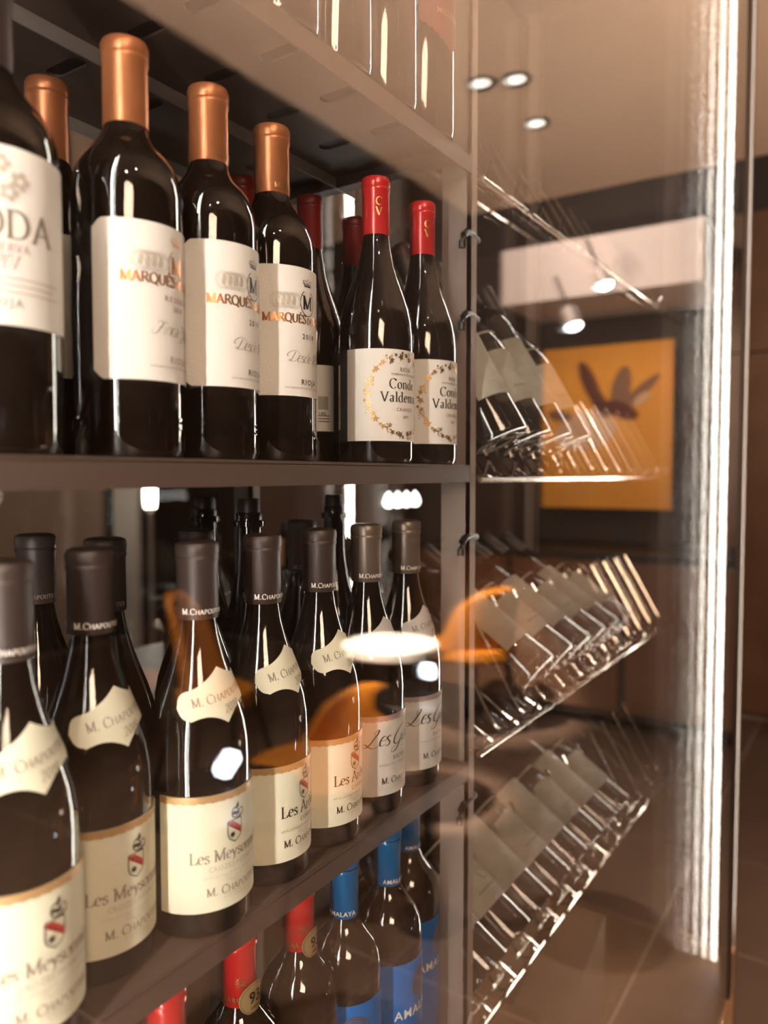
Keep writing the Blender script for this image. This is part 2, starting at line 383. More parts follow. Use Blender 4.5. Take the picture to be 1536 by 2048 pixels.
BM = {}
def bottle_proto(key, prof, cap, capmat, build_front, glass='bottle'):
    """builds once at origin (parts), later copied. returns list of (name, mesh, parentIndex, label)"""
    parts = []
    def part(name, mb, mat, parent=-1, label=None, smooth=True, angle=40):
        g = getattr(mb, 'groups', None)
        if g and len(g) > 1 and ('lettering' in name or name == 'fine_print'):
            g = g + [(len(mb.v), len(mb.f))]
            for (v0, f0), (v1, f1) in zip(g, g[1:]):
                q = MB(); q.add(mb.v[v0:v1], [tuple(i-v0 for i in f) for f in mb.f[f0:f1]])
                parts.append((name, q.mesh(name, mat, smooth, angle), parent, label))
            return len(parts)-1
        parts.append((name, mb.mesh(name, mat, smooth, angle), parent, label)); return len(parts)-1
    part('glass_body', MB().lathe(prof, 64), M_[glass])
    if cap:
        z0, z1, r = cap
        part('capsule', MB().lathe(capsule_prof(z0, z1, r), 48), capmat, -1, None)
        cs = Surf([(r+.0008, z0), (r+.0008, z1)])
    else: cs = None
    build_front(part, Surf([(r, z) for r, z in prof[2:-1]]), cs)
    BM[key] = parts
def place_bottle(key, x, y, z, label, group, rz=0, name='wine_bottle', drop=None, tilt=None):
    root = empty(name, (x, y, z), rz, label=label, cat='bottle', group=group)
    if tilt is not None: root.rotation_euler = (tilt, 0, rz)
    objs = []
    for nm, me, par, lb in BM[key]:
        o = bpy.data.objects.new(nm, me); COL.objects.link(o)
        o.parent = root if par < 0 else objs[par]
        if lb: o['label'] = lb
        objs.append(o)
    return root

def chamfer(u0, u1, b, t, c):
    def top(u): d = min(u-u0, u1-u); return t - max(0, c-d)
    def bot(u): d = min(u-u0, u1-u); return b + max(0, c-d)
    return bot, top
def crown(s):
    P = poly([(-.9,0),(.9,0),(.9,.25),(-.9,.25)])
    for k in range(5):
        x = -.8+.4*k; P += poly([(x-.16,.3),(x+.16,.3),(x*1.25,.95+.25*(k == 2))]); P += disc(.13, 8, x*1.28, 1.08+.25*(k == 2))
    P += poly([(-1.5,1.0),(-.85,.25),(-.7,.45)])
    return shift(P, 0, 0, s)

def murrieta(reserva):
    def f(part, S, cs):
        b, t = (.052, .157) if reserva else (.055, .163)
        u0, u1 = -.060, .060; dz = -.006 if reserva else -.003
        bot, top = chamfer(u0, u1, b, t, .006)
        nu = 52
        lb = part('paper_label', S.patch(u0, u1, bot, top, .0006, nu, 4), M_['white_label'])
        M = M_['coppink'] if reserva else M_['ink']
        part('emblem', S.art([(crown(.0046), 0, .1505+dz), (ringp(.0088, .0112, .0007, 120, 420), 0, .137+dz),
              ctr(glyphs('M', .0115, .19, .05), 0, .1315+dz)]), M_['coppink'] if reserva else M_['ink'], lb)
        med = []
        for k in range(4):
            med += [(ringp(.0066, .0066, .0004), -.0285+.0045*k, .137+dz), (ringp(.0052, .0052, .0003), -.0285+.0045*k, .137+dz)]
            med += [(ringp(.0066, .0066, .0004), .0175+.0045*k, .137+dz)]
            med += [(poly([(-.002,-.003),(.001,-.0035),(.002,.003),(-.0005,.004)]), -.0285+.0045*k, .137+dz)]
        part('medals', S.art(med, .0010), M_['faintink'], lb)
        name = []
        w1 = glyphs('MARQUÉS', .0070, .22, .10, spacing=.97); w2 = glyphs('DE', .0050, .22, .10, spacing=.92); w3 = glyphs('MURRIETA', .0070, .22, .10, spacing=.92)
        tot = w1[1]+w2[1]+w3[1]+.003; x = -tot/2+.003
        name = [left(w1, x, .1165), left(w2, x+w1[1]+.0012, .1165), left(w3, x+w1[1]+w2[1]+.0028, .1165)]
        part('brand_lettering', S.art(name), M_['coppink'], lb)
        tx = [ctr(sans('RIOJA', .0045, 1.25), .002, .065)]
        if reserva: tx += [ctr(sans('RESERVA', .0036, 1.5), .002, .1065), ctr(sans('2018', .0032, 1.2), .001, .1005)]
        else: tx += [ctr(sans('2019', .0042, 1.35), .001, .1035)]
        part('lettering', S.art(tx), M_['ink'] if not reserva else M_['mauveink'], lb)
        part('fine_print', S.art([ctr(sans('DENOMINACIÓN DE ORIGEN CALIFICADA', .0014, 1.3), .001, .0612)]), M_['greyink'], lb)
        sp = glyphs('Finca Ygay' if reserva else 'Desde 1852', .0088, .09, .035, script=True, spacing=.80)
        part('script_lettering', S.art([ctr(sp, .000, .0835)]), M_['greyink'], lb)
        e = []
        for k in range(3): e.append(left(glyphs('MARQUÉS DE ', .0075, .22, .12), -.04+k*.078, .020))
        part('embossed_lettering', S.art(e, .0014), M_['bottle'])
        if not reserva:
            e = []
            for k in range(2): e.append(ctr(glyphs('MURRIETA', .0042, .16, .08, spacing=.9), .000+k*.048, .2335))
            part('capsule_lettering', cs.art(e, .0006), M_['goldink'], 1)
    return f
PB = prof_bordeaux()
bottle_proto('murrieta', PB, (.230, .288, .0148), M_['copper'], murrieta(False))
bottle_proto('reserva', prof_bordeaux(.0380, .287), (.229, .287, .0150), M_['copper'], murrieta(True))
def roda(part, S, cs):
    bot, top = chamfer(-.058, .058, .078, .192, 0)
    lb = part('paper_label', S.patch(-.060, .060, lambda u: .071, lambda u: .168, .0006, 50, 4), M_['smooth_label'])
    part('lettering', S.art([ctr(glyphs('RODA', .0160, .16, .05, spacing=1.0), .002, .118), ctr(sans('RIOJA', .0046, 1.3), 0, .081)]), M_['greyink'], lb)
    part('small_lettering', S.art([ctr(glyphs('RESERVA', .0045, .16, .06, spacing=1.1), .002, .111), ctr(glyphs('2017', .0080, .12, .04, script=True), .002, .1015)] +
         [ctr(strip(.07-.01*(k % 2), .0005), 0, .0965-.0038*k) for k in range(3)]), M_['mauveink'], lb)
    fl = []
    for cx, cyy in ((-.012, .148), (.010, .150), (0, .158), (.004, .143)):
        for k in range(5): fl.append((disc(.0022, 8), cx+.0034*math.cos(k*1.257), cyy+.0034*math.sin(k*1.257)))
    part('floral_emblem', S.art(fl), M_['faintink'], lb)
    part('embossed_lettering', S.art([left(glyphs('RODA - RODA - RODA', .009, .24, .14), -.09, .022)], .0008), M_['bottle'])
bottle_proto('roda', prof_bordeaux(.0395, .276), (.222, .276, .0150), M_['blackcap'], roda)
def conde(part, S, cs):
    lb = part('paper_label', S.patch(-.060, .060, lambda u: .022, lambda u: .112, .0006, 60, 4), M_['smooth_label'])
    part('title_lettering', S.art([ctr(glyphs('Conde', .0098, .16, .04, spacing=1.1), .002, .0735), ctr(glyphs('Valdemar', .0098, .16, .04, spacing=1.08), .002, .0605)]), M_['ink'], lb)
    part('lettering', S.art([ctr(sans('RIOJA', .0043, 1.1, .9), .004, .0905), ctr(sans('2019', .0028), .004, .0445)]), M_['greyink'], lb)
    part('grade_lettering', S.art([ctr(sans('CRIANZA', .0034, 1.2), .004, .0515)]), M_['mauveink'], lb)
    part('fine_print', S.art([ctr(sans('DENOMINACIÓN DE ORIGEN CALIFICADA', .0012, 1.1), .004, .0873), ctr(strip(.034, .0002), .004, .0867)]), M_['greyink'], lb)
    rnd = random.Random(4); w = []
    cx, cyy, rx, ry = .003, .067, .0400, .0385
    k = 0; N = 54
    for k in range(N):
        a = 2*PI*k/N; x = cx+rx*math.cos(a)+rnd.uniform(-.0015, .0015); yv = cyy+ry*math.sin(a)+rnd.uniform(-.0015, .0015)
        if k % 6 == 0:
            for q in range(16): w.append((disc(.00075, 6), x+rnd.uniform(-.0032, .0032), yv+rnd.uniform(-.0042, .0042)))
        elif k % 6 in (1, 5) : w.append((leaf(.0032, rnd.uniform(0, 6), 0, 0), x, yv))
        elif k % 6 == 3: w.append((leaf(.0040, rnd.uniform(0, 6), 0, 0), x, yv))
        else: w.append((leaf(.0022, rnd.uniform(0, 6), 0, 0), x*1.0+.0018*math.cos(a), yv+.0018*math.sin(a)))
    part('vine_wreath', S.art(w, .0011), M_['goldink'], lb)
    part('capsule_lettering', cs.art([ctr(glyphs('C', .0080, .18, .06), -.0075, .2580), ctr(glyphs('V', .0080, .18, .06), -.0075, .2480)], .0006), M_['goldink'], 1)
bottle_proto('conde', prof_rhone(.0385, .288), (.230, .288, .0134), M_['red'], conde)

def crest(S, part, lb, cx, cy, s):
    red = shift(poly([(-1,.75),(1,-.75),(1,.15),(-.2,1.15),(-1,1.15)]), cx, cy, s*.95)
    part('red_band', S.art([(red, 0, 0)], .00115), M_['redink'], lb)
    ln = []
    outl = [(-1.05,1.2),(-1.05,-.4),(-.8,-1.0),(0,-1.5),(.8,-1.0),(1.05,-.4),(1.05,1.2)]
    for a, b in zip(outl, outl[1:]+outl[:1]):
        d = Vector(b)-Vector(a); n = Vector((-d.y, d.x)).normalized()*.06
        ln += shift([([Vector(a)+n, Vector(b)+n, Vector(b)-n, Vector(a)-n], [(0, 1, 2, 3)])], cx, cy, s)
    for k in range(10):
        a = k*.63; ln += shift(poly([(0+.12*math.cos(a+1.5), .12*math.sin(a+1.5)), (.5*math.cos(a), .5*math.sin(a)), (.12*math.cos(a-1.5), .12*math.sin(a-1.5))]), cx-.35*s, cy-.55*s, s)
    ln += shift(ringp(.55, .7, .14), cx+.05*s, cy+2.1*s, s); ln += shift(poly([(-.5,1.9),(.5,1.75),(.6,2.1),(-.2,2.3)]), cx, cy, s)
    ln += shift(poly([(.0,2.5),(.7,2.7),(.5,3.4),(.25,3.0)]), cx, cy, s); ln += shift(poly([(-.3,1.2),(.9,1.2),(1.2,1.9),(.6,1.5)]), cx, cy, s)
    ln += shift(ringp(.4, .6, .12, -60, 200), cx+1.0*s, cy+1.9*s, s)
    for q in range(3): ln += shift(disc(.16, 6), cx+(-.45+.5*q)*s, cy+(.62-.38*q)*s, s)
    part('coat_of_arms', S.art([(ln, 0, 0)], .00125), M_['ink'], lb)
def shield_fns(cv):
    def top(u):
        a = abs(u)
        if a > .0275: return cv + math.sqrt(max(0, .0095**2 - (a-.0275)**2*1.4))
        t = a/.0275; return cv + .0098 + .0115*(1-t)**1.9
    def bot(u):
        a = abs(u)
        if a > .0275: return cv - math.sqrt(max(0, .0095**2 - (a-.0275)**2*1.4))
        t = a/.0275; return cv - .0105 - .0075*(1-t)**2.4 + .002*math.sin(PI*t)
    return bot, top
def chapoutier(kind):
    def f(part, S, cs):
        band, paper = (M_['goldband'], M_['cream_label']) if kind != 'galets' else (M_['mauveband'], M_['grey_label'])
        b, t = (.020, .106) if kind == 'meys' else (.020, .100)
        W = .056
        rg = [random.Random(5).uniform(-1, 1) for _ in range(3)]
        part_l = part('paper_label', S.patch(-W, W, lambda u: b, lambda u: t, .0006, 50, 4), paper)
        def rag(u): return t - .0052 + .00035*math.sin(u*900)+.0003*math.sin(u*2100+1)
        part('top_band', S.patch(-W, W, rag, lambda u: t+.0001, .0009, 120, 1, .0003), band, part_l)
        if kind in ('meys', 'arenes'):
            nm = 'Les Meysonniers' if kind == 'meys' else 'Les Arènes'
            ap = 'CROZES-HERMITAGE' if kind == 'meys' else 'CORNAS'
            ttl = glyphs(nm, .0088 if kind == 'meys' else .0098, .15, .045, spacing=.98)
            part('title_lettering', S.art([ctr(ttl, .003, .0565)]), M_['greyink'] if kind == 'meys' else M_['ink'], part_l)
            part('lettering', S.art([ctr(sans(ap, .0038, 1.15, .9), .006, .0495), ctr(sans('APPELLATION D\'ORIGINE CONTRÔLÉE', .0017, 1.3), .003, .0445)]), M_['faintink'] if kind == 'meys' else M_['greyink'], part_l)
            crest(S, part, part_l, .001, .0765, .0060)
        else:
            part('script_lettering', S.art([ctr(glyphs('Les Galets', .0155, .11, .028, script=True, spacing=.78), -.002, .070)]), M_['ink'], part_l)
            part('lettering', S.art([ctr(sans('RASTEAU', .0042, 1.1, .9), .004, .0545), ctr(sans('APPELLATION D\'ORIGINE CONTRÔLÉE', .0017, 1.3), .003, .0495)]), M_['greyink'], part_l)
        part('signature_lettering', S.art([ctr(glyphs('M. Chapoutier', .0062, .16, .06, smallcaps=True, spacing=1.04), .004, .0315)]), M_['ink'] if kind != 'meys' else M_['greyink'], part_l)
        fl = []
        for k in range(5): fl += shift(ringp(.0028, .0018, .0003, 20*k, 20*k+250), .002+.0036*(k-2), .0285, 1)
        for k in range(7): fl += shift(ringp(.0014, .0024, .0003, 0, 260), .001+.0022*(k-3), .0415+.0012*math.cos(k), 1, k)
        part('flourish', S.art([(fl, 0, 0)]), M_['faintink'], part_l)
        br = []; rr = random.Random(3)
        for row in range(6):
            for q in range(16):
                if rr.random() < .6: br.append((disc(.00045, 6), -.020+.0030*q, .046+.0052*row)); 
                if rr.random() < .6: br.append((disc(.00045, 6), -.020+.0030*q, .0475+.0052*row))
        part('braille_dots', S.art(br, .00105), paper, part_l)
        cv = .174; b0, t0 = shield_fns(cv); TL = .16
        bot = lambda u: b0(u)+TL*u; top = lambda u: t0(u)+TL*u
        sm = M_['cream_label'] if kind != 'galets' else M_['grey_label']
        sh = part('neck_label', S.patch(-.0362, .0362, bot, top, .0006, 72, 8), sm, -1, 'small star-edged vintage label on the shoulder')
        tilt_ = lambda it: ([([Vector((v[0], v[1]+TL*(v[0]+it[1]))) for v in vs], fs) for vs, fs in it[0]], it[1], it[2])
        part('neck_lettering', S.art([tilt_(ctr(glyphs('M. Chapoutier', .0062, .16, .055, smallcaps=True, spacing=1.04), .001, .1725)), tilt_(ctr(glyphs('2019', .0060, .12, .05), .006, .1625))]), M_['greyink'], sh)
        e = []
        for k in range(2): e.append(left(glyphs('M.Chapoutier - ', .0043, .19, .09, smallcaps=True, spacing=1.08), -.022+k*.0505, .2345))
        part('capsule_lettering', cs.art(e, .0006), M_['whiteink'], 1)
    return f
for kk, cm in (('meys', 'blackcap'), ('arenes', 'blackcap'), ('galets', 'greycap')):
    bottle_proto(kk, prof_rhone(.0395, .2875), (.230, .2875, .0152), M_[cm], chapoutier(kk))
def plainback(part, S, cs):
    e = [left(glyphs('M.Chapoutier - ', .0043, .19, .09, smallcaps=True, spacing=1.08), -.022+k*.0505, .2345) for k in range(2)]
    part('capsule_lettering', cs.art(e, .0006), M_['greyink'], 1)
bottle_proto('dark', prof_rhone(.0395, .2875), (.230, .2875, .0152), M_['blackcap'], plainback)
bottle_proto('corked', prof_rhone(.0385, .300), None, None, lambda part, S, cs: (part('stopper', MB().lathe([(0, .299), (.0118, .299), (.0118, .310), (.010, .314), (0, .314)], 24), M_['black']), part('neck_ring', MB().lathe([(.0146, .285), (.0162, .286), (.0162, .291), (.0146, .292)], 32), M_['bottle'])))
def copperback(part, S, cs):
    lb = part('paper_label', S.patch(-.045, .045, lambda u: .060, lambda u: .165, .0006, 40, 3), M_['old_label'])
    part('lettering', S.art([ctr(glyphs('RODA', .010, .16, .06), 0, .145)]), M_['greyink'], lb)
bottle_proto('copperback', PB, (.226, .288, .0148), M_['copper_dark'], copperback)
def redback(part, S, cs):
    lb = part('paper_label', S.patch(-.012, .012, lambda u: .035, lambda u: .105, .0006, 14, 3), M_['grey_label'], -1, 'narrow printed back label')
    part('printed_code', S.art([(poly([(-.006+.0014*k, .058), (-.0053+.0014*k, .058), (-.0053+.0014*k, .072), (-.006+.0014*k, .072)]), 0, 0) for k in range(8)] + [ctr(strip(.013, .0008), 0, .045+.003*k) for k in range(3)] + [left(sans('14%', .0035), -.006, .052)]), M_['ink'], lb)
bottle_proto('redback', prof_rhone(.0385, .292), (.234, .292, .0134), pbr('shaded_red_foil', (.22, .012, .012), .4), redback)  # shade of the rear row put into a darker red capsule
def amalaya(part, S, cs):
    lb = part('paper_label', S.patch(-.050, .050, lambda u: .030, lambda u: .168, .0006, 46, 4), M_['blue_label'])
    part('lettering', S.art([ctr(sans('AMALAYA', .0098, 1.12, 1.0, .012), 0, .108)]), M_['whiteink'], lb)
    rg = []
    for k in range(6): rg += ringp(.0165-.0026*k, .0165-.0026*k, .0012, 0, 360, 30)
    part('sun_emblem', S.art([(rg, .003, .140)], .0011), M_['goldink'], lb)
    part('fine_print', S.art([ctr(sans('MALBEC', .004, 1.4), 0, .092), ctr(sans('ARGENTINA', .003, 1.4), 0, .050)]), M_['goldink'], lb)
    e = [ctr(sans('AMALAYA', .0046, 1.05, 1.0, .015), -.006+.046*k, .2455) for k in range(2)]
    part('capsule_lettering', cs.art(e, .0006), M_['whiteink'], 1)
bottle_proto('amalaya', prof_bordeaux(.0380, .302), (.241, .302, .0142), M_['blue'], amalaya, 'bottle_green')
def baron(part, S, cs):
    lb = part('paper_label', S.patch(-.048, .048, lambda u: .050, lambda u: .150, .0006, 46, 4), M_['cream_label'])
    e = [left(sans('BARON PHILIPPE', .0045, 1.1, .95, .01), -.027, .2455)]
    part('capsule_lettering', cs.art(e, .0006), M_['goldink'], 1)
    em = []
    for k in range(16):
        a = k*PI/8; em += shift(poly([(.9*math.cos(a-.08), .9*math.sin(a-.08)), (1.5*math.cos(a), 1.5*math.sin(a)), (.9*math.cos(a+.08), .9*math.sin(a+.08))]), 0, 0, .0048)
    em += shift(crown(.0030), 0, -.0018, 1); em += shift(poly([(-.0028,-.003),(.0028,-.003),(.0028,-.0022),(-.0028,-.0022)]), 0, 0, 1)
    part('crown_emblem', cs.art([(em, -.010, .262)], .0006), M_['goldink'], 1)
    # round sticker on the neck
    ms = Surf([(.0158, .20), (.0158, .30)])
    def hb(u): return .2465 - math.sqrt(max(0, .0135**2 - u*u))
    def ht(u): return .2465 + math.sqrt(max(0, .0135**2 - u*u))
    st = part('medal_sticker', ms.patch(-.01349, .01349, hb, ht, .0018, 30, 6), M_['goldpaper'], -1, 'round gold score sticker')
    part('sticker_lettering', ms.art([ctr(sans('93', .010, 1.0, .85, .01), 0, .243), (ringp(.0122, .0122, .0003), 0, .2465), ctr(sans('JAMES', .0020, 1.1), 0, .238)], .0024), M_['ink'], st)
bottle_proto('baron', prof_bordeaux(.0380, .302), (.240, .302, .0145), M_['red'], baron, 'bottle_green')
def champagne(part, S, cs):
    lb = part('paper_label', S.patch(-.045, .045, lambda u: .110, lambda u: .190, .0006, 40, 3), M_['smooth_label'])
    part('emblem', S.art([ctr(glyphs('M', .012, .16, .05), 0, .150)]), M_['goldink'], lb)
    e = []
    for k in range(60): e.append((poly([(-.0006, 0), (.0006, 0), (.0006, .0022), (-.0006, .0022)]), -.1+.0033*k, .0075))
    part('base_knurling', S.art(e, .0006), M_['bottle_green'])
bottle_proto('upper', prof_bordeaux(.0390, .302), (.240, .302, .0145), M_['blackcap'], champagne, 'bottle_green')
def upper_red(part, S, cs):
    def b(u): return .085 + .012*abs(u)/.04*2 + .001*math.sin(u*900)
    lb = part('paper_label', S.patch(-.040, .040, b, lambda u: .170, .0006, 60, 3), pbr('dark_red_paper', (.22, .05, .035), .6))
    part('lettering', S.art([ctr(sans('MILLESIME', .006, 1.1), 0, .118)]), M_['goldink'], lb)
    e = []
    for k in range(60): e.append((poly([(-.0006, 0), (.0006, 0), (.0006, .0022), (-.0006, .0022)]), -.1+.0033*k, .0075))
    part('base_knurling', S.art(e, .0006), M_['bottle_green'])
bottle_proto('upper_red', prof_bordeaux(.0390, .302), (.240, .302, .0145), M_['red'], upper_red, 'bottle_green')
def rackb(i):
    def f(part, S, cs):
        lb = part('paper_label', S.patch(-.046, .046, lambda u: .050, lambda u: .160, .0006, 30, 3), M_['old_label'])
        part('print_block', S.art([(poly([(-.018,.115),(.010,.115),(.012,.14),(-.016,.14)]), 0, 0), (disc(.010, 16), .004, .090), ctr(strip(.05, .002), 0, .070)]), M_['greyink'] if i else M_['faintink'], lb)
    return f
bottle_proto('rack0', prof_bordeaux(.0375, .300), (.240, .300, .0145), M_['blackcap'], rackb(0))
bottle_proto('rack1', prof_rhone(.0375, .292), (.236, .292, .0150), M_['blackcap'], rackb(1))

# ------------------------------------------------------------------ room
R_X0, R_X1, R_Y0, R_Y1 = -4.0, 4.9, -5.0, 4.0
H_C = 1.95
tan = pbr('tan_plaster', (.52, .36, .26), .8, noise=((.48, .33, .24), 3, .4))
dark = pbr('dark_brown_plaster', (.032, .018, .013), .7, noise=((.024, .013, .009), 2, .4))
floor_m = pbr('brown_stone_tile', (.145, .090, .064), .38, noise=((.115, .070, .049), 6, .35))
grout = pbr('pale_grout', (.33, .235, .18), .8)
fl = struct('floor', MB().box(R_X0, R_X1, R_Y0, R_Y1, -1.50, -1.403), grout)
tile_me = MB().box(-.2955, .2955, -.2955, .2955, -.006, 0).mesh('tile', floor_m, False)
for i in range(14):
    for j in range(14):
        x = -3.0 + .3 + i*.6; y = -4.85 + .3 + j*.6
        if x > 4.7 or y > 3.7: continue
        if math.hypot(x-1.5, y+.5) > 5.2 or (y > .9 and x < 1.5): continue
        o = bpy.data.objects.new('tile', tile_me); COL.objects.link(o); o.parent = fl; o.location = (x, y, -1.4)
struct('ceiling', MB().box(R_X0, R_X1, R_Y0, R_Y1, H_C, H_C+.1), dark)
struct('wall_east', MB().box(R_X1, R_X1+.1, R_Y0, R_Y1, -1.4, H_C), dark)
struct('wall_west', MB().box(R_X0-.1, R_X0, R_Y0, R_Y1, -1.4, H_C), dark)
struct('wall_south', MB().box(R_X0, R_X1, R_Y0-.1, R_Y0, -1.4, H_C), dark)
struct('wall_north', MB().box(R_X0, R_X1, R_Y1, R_Y1+.1, -1.4, H_C), dark)
SOF = 1.20
struct('trim_1', MB().box(R_X0, 3.25, -1.13, R_Y1, SOF, H_C), tan)       # dropped ceiling over the cabinet
struct('trim_2', MB().box(4.25, R_X1, -1.42, -.30, 1.00, 1.32), pbr('pink_plaster', (.56, .46, .41), .8))   # pelmet above the painting
# wall panels on the east wall seen directly past the cabinet
pm = pbr('brown_wood_panel', (.17, .085, .048), .35, noise=((.12, .058, .033), 5, .3))
e = bpy.data.objects['wall_east']
for k in range(6):
    for (z0, z1) in ((-1.38, .695), (.705, 1.49)):
        MB().box(4.86, 4.9, -.28+.7*k, .41+.7*k, z0, z1).build('wood_panel', pm, e, False)

# recessed downlights in the dropped ceiling
def downlight(x, y, z, lab, watts=9):
    r = empty('downlight', (x, y, z), label=lab, cat='ceiling light', group='recessed downlights of the dropped ceiling')
    MB().lathe([(.026, -.002), (.044, -.006), (.046, -.001), (.046, 0), (.026, 0)], 32).build('trim_ring', M_['black'], r)
    MB().lathe([(.0, -.003), (.026, -.003), (.026, -.0005), (0, -.0005)], 24).build('lens', emit('downlight_lens', (1, .9, .75), 4.5), r)
    l = bpy.data.lights.new('spot', 'SPOT'); l.energy = watts; l.spot_size = 1.9; l.spot_blend = .6; l.color = (1, .84, .66); l.shadow_soft_size = .03
    o = bpy.data.objects.new('spot', l); COL.objects.link(o); o.parent = r; o.location = (0, 0, -.012)

# ------------------------------------------------------------------ the wine cabinet
GY0, GY1 = .250, .260                        # the two panes of the door
cab = empty('wine_cabinet', (0, 0, -1.40), label='tall dark brown wine cabinet with glass front and back lit by strip lights', cat='cabinet')
def cb(): return MB()
def cpart(name, mb, m, **kw):
    for i, v in enumerate(mb.v): mb.v[i] = (v[0], v[1], v[2] + 1.40)
    o = mb.build(name, m, cab, kw.pop('smooth', False)); tag(o, **kw); return o
X0, X1, ZB, ZT = -.36, 1.90, -1.095, 1.15
cpart('base', cb().box(X0, X1, .262, .80, -1.40, ZB), M_['wood'])
cpart('top_panel', cb().box(X0, X1, .262, .80, ZT, ZT+.04), M_['carcass'])
cpart('side_panel', cb().box(X0-.02, X0, .262, .80, -1.40, ZT+.04), M_['carcass'])
cpart('side_panel', cb().box(X1, X1+.02, .262, .80, -1.40, ZT+.04), M_['carcass'])
mb = cb(); mb.box(X0, X1, .79, .796, ZB, ZT)
cpart('back_glass', mb, M_['glass'])
for xu, sg in ((.803, 1), (1.86, 1), (-.33, 1)):
    for (ya, yb) in ((.405, .440), (.745, .775)):
        mb = cb(); mb.box(xu, xu+.006, ya, yb, ZB, ZT); mb.box(xu, xu+.020, ya, ya+.003, ZB, ZT)
        cpart('upright', mb, M_['post'])
for (x, side) in ((1.815, 1), (-.055, -1)):
    mb = cb(); mb.box(x-.004, x+.004, .287 if side > 0 else .275, .298 if side > 0 else .2825, ZB+.005, ZT-.01)
    cpart('light_strip', mb, M_['led' if side > 0 else 'led_dim'], label='glowing vertical light strip inside the cabinet corner')
    mb = cb(); mb.box(x-.008, x+.008, .302, .306, ZB, ZT); cpart('strip_channel', mb, M_['post'])
# hooks of the bottle racks on the upright
def hook(z, sc_=1.0):
    mb = cb()
    pts = cat([(.81, .415, z+.004), (.795, .412, z+.006), (.783, .412, z+.004), (.777, .414, z-.006), (.776, .416, z-.014)], 4) if False else \
        [(.835, .410, z+.004), (.815, .408, z+.006), (.800, .407, z+.005), (.793, .407, z+.000), (.790, .407, z-.008), (.790, .407, z-.015)]
    mb.tube(pts, .0042, 8); cpart('hook', mb, M_['black'], smooth=True)
for z in (.272, .180, -.078, -.395): hook(z)

# the door: two panes of glass with frame
door = empty('glass_door', (0, 0, -1.40), label='full height double glazed door pane reflecting the room, edge at the right', cat='glass door')
def dpart(name, mb, m):
    for i, v in enumerate(mb.v): mb.v[i] = (v[0], v[1], v[2] + 1.40)
    return mb.build(name, m, door, False)
def pane(yc, yb, name):
    mb = MB(); a = mb.cur = 0
    x0, x1, z0, z1 = X0, 1.735, -1.12, ZT
    mb.add([(x0,yc,z0),(x1,yc,z0),(x1,yc,z1),(x0,yc,z1)], [(0,1,2,3)])
    mb.cur = 1
    mb.add([(x0,yb,z0),(x1,yb,z0),(x1,yb,z1),(x0,yb,z1)], [(3,2,1,0)])
    return dpart(name, mb, [M_['glass'], M_['glassback']])
pane(GY0, GY0+.003, 'outer_pane'); pane(GY1, GY1-.003, 'inner_pane')
dpart('edge_spacer', MB().box(1.735, 1.765, .247, .263, -1.12, ZT), M_['carcass'])
dpart('bottom_rail', MB().box(X0, 1.765, .247, .2615, -1.22, -1.12), M_['wood'])

# shelves in the left bay
SZ = {'upper': .3605, 'middle': .0115, 'lower': -.338, 'bottom': -.690}
ORD = {'upper': 'topmost visible taupe steel shelf with slotted underside seen from below', 'middle': 'taupe steel shelf at eye level under the white labelled bottles',
       'lower': 'taupe steel shelf under the cream labelled bottles', 'bottom': 'taupe steel shelf under the blue and red capped bottles, lowest'}
def slot_cutter(mb, x, y, z, L, w):
    n = 8; pts = [(x+w*math.cos(PI*k/n), y+L/2+w*math.sin(PI*k/n)) for k in range(n+1)] + [(x+w*math.cos(PI+PI*k/n), y-L/2+w*math.sin(PI+PI*k/n)) for k in range(n+1)]
    m = len(pts); mb.add([(p[0], p[1], z-.03) for p in pts]+[(p[0], p[1], z+.03) for p in pts], [tuple(range(m-1, -1, -1)), tuple(range(m, 2*m))] + [(k, (k+1) % m, m+(k+1) % m, m+k) for k in range(m)])
def board(name, x0, x1, y0, y1, z0, z1, slots, parent):
    o = MB().box(x0, x1, y0, y1, z0, z1).build(name, M_['shelf'], parent, False)
    if slots:
        c = MB()
        for (sx, sy, L) in slots: slot_cutter(c, sx, sy, (z0+z1)/2, L, .0080)
        co = c.build('cutter', M_['shelf'], None, False); co.parent = parent
        md = o.modifiers.new('b', 'BOOLEAN'); md.object = co; md.operation = 'DIFFERENCE'; md.solver = 'EXACT'
        dg = bpy.context.evaluated_depsgraph_get(); me = bpy.data.meshes.new_from_object(o.evaluated_get(dg))
        o.modifiers.clear(); old = o.data; o.data = me; bpy.data.objects.remove(co)
    return o
for k, z in SZ.items():
    s = empty('shelf', (0, 0, z), label=ORD[k], cat='shelf', group='shelves of the left bay')
    sl = [(.1765+.0845*q, yy, LL) for q in range(7) for yy, LL in ((.436, .032), (.508, .022))] if k in ('upper', 'middle') else []
    sl2 = [(.1765+.0845*q, .612, .030) for q in range(7)] if k in ('upper', 'middle') else []
    board('front_board', -.325, .800, .400, .562, -.0031, -.0007, sl, s)
    board('rear_board', -.325, .800, .578, .690, -.0031, -.0007, sl2, s)
    for ya, yb in ((.401, .562), (.578, .690)): MB().box(-.325, .800, ya, yb, -.0007, 0).build('added_backing', M_['black'] if k == 'upper' else M_['shelf'], s, False)  # added sheet over the slots, black on the upper shelf for their shade
    MB().box(-.325, .800, .400, .4025, -.0200, -.0025).build('front_lip', M_['shelf'], s, False)
    MB().box(-.325, .800, .562, .5635, -.0160, 0).build('middle_lip', M_['post'], s, False)
    MB().box(-.325, .800, .6905, .692, -.0160, 0).build('rear_lip', M_['post'], s, False)
    for xb in (-.30, .20, .76): MB().box(xb, xb+.018, .4026, .690, -.0155, -.0026).build('cross_brace', M_['shelf'], s, False)

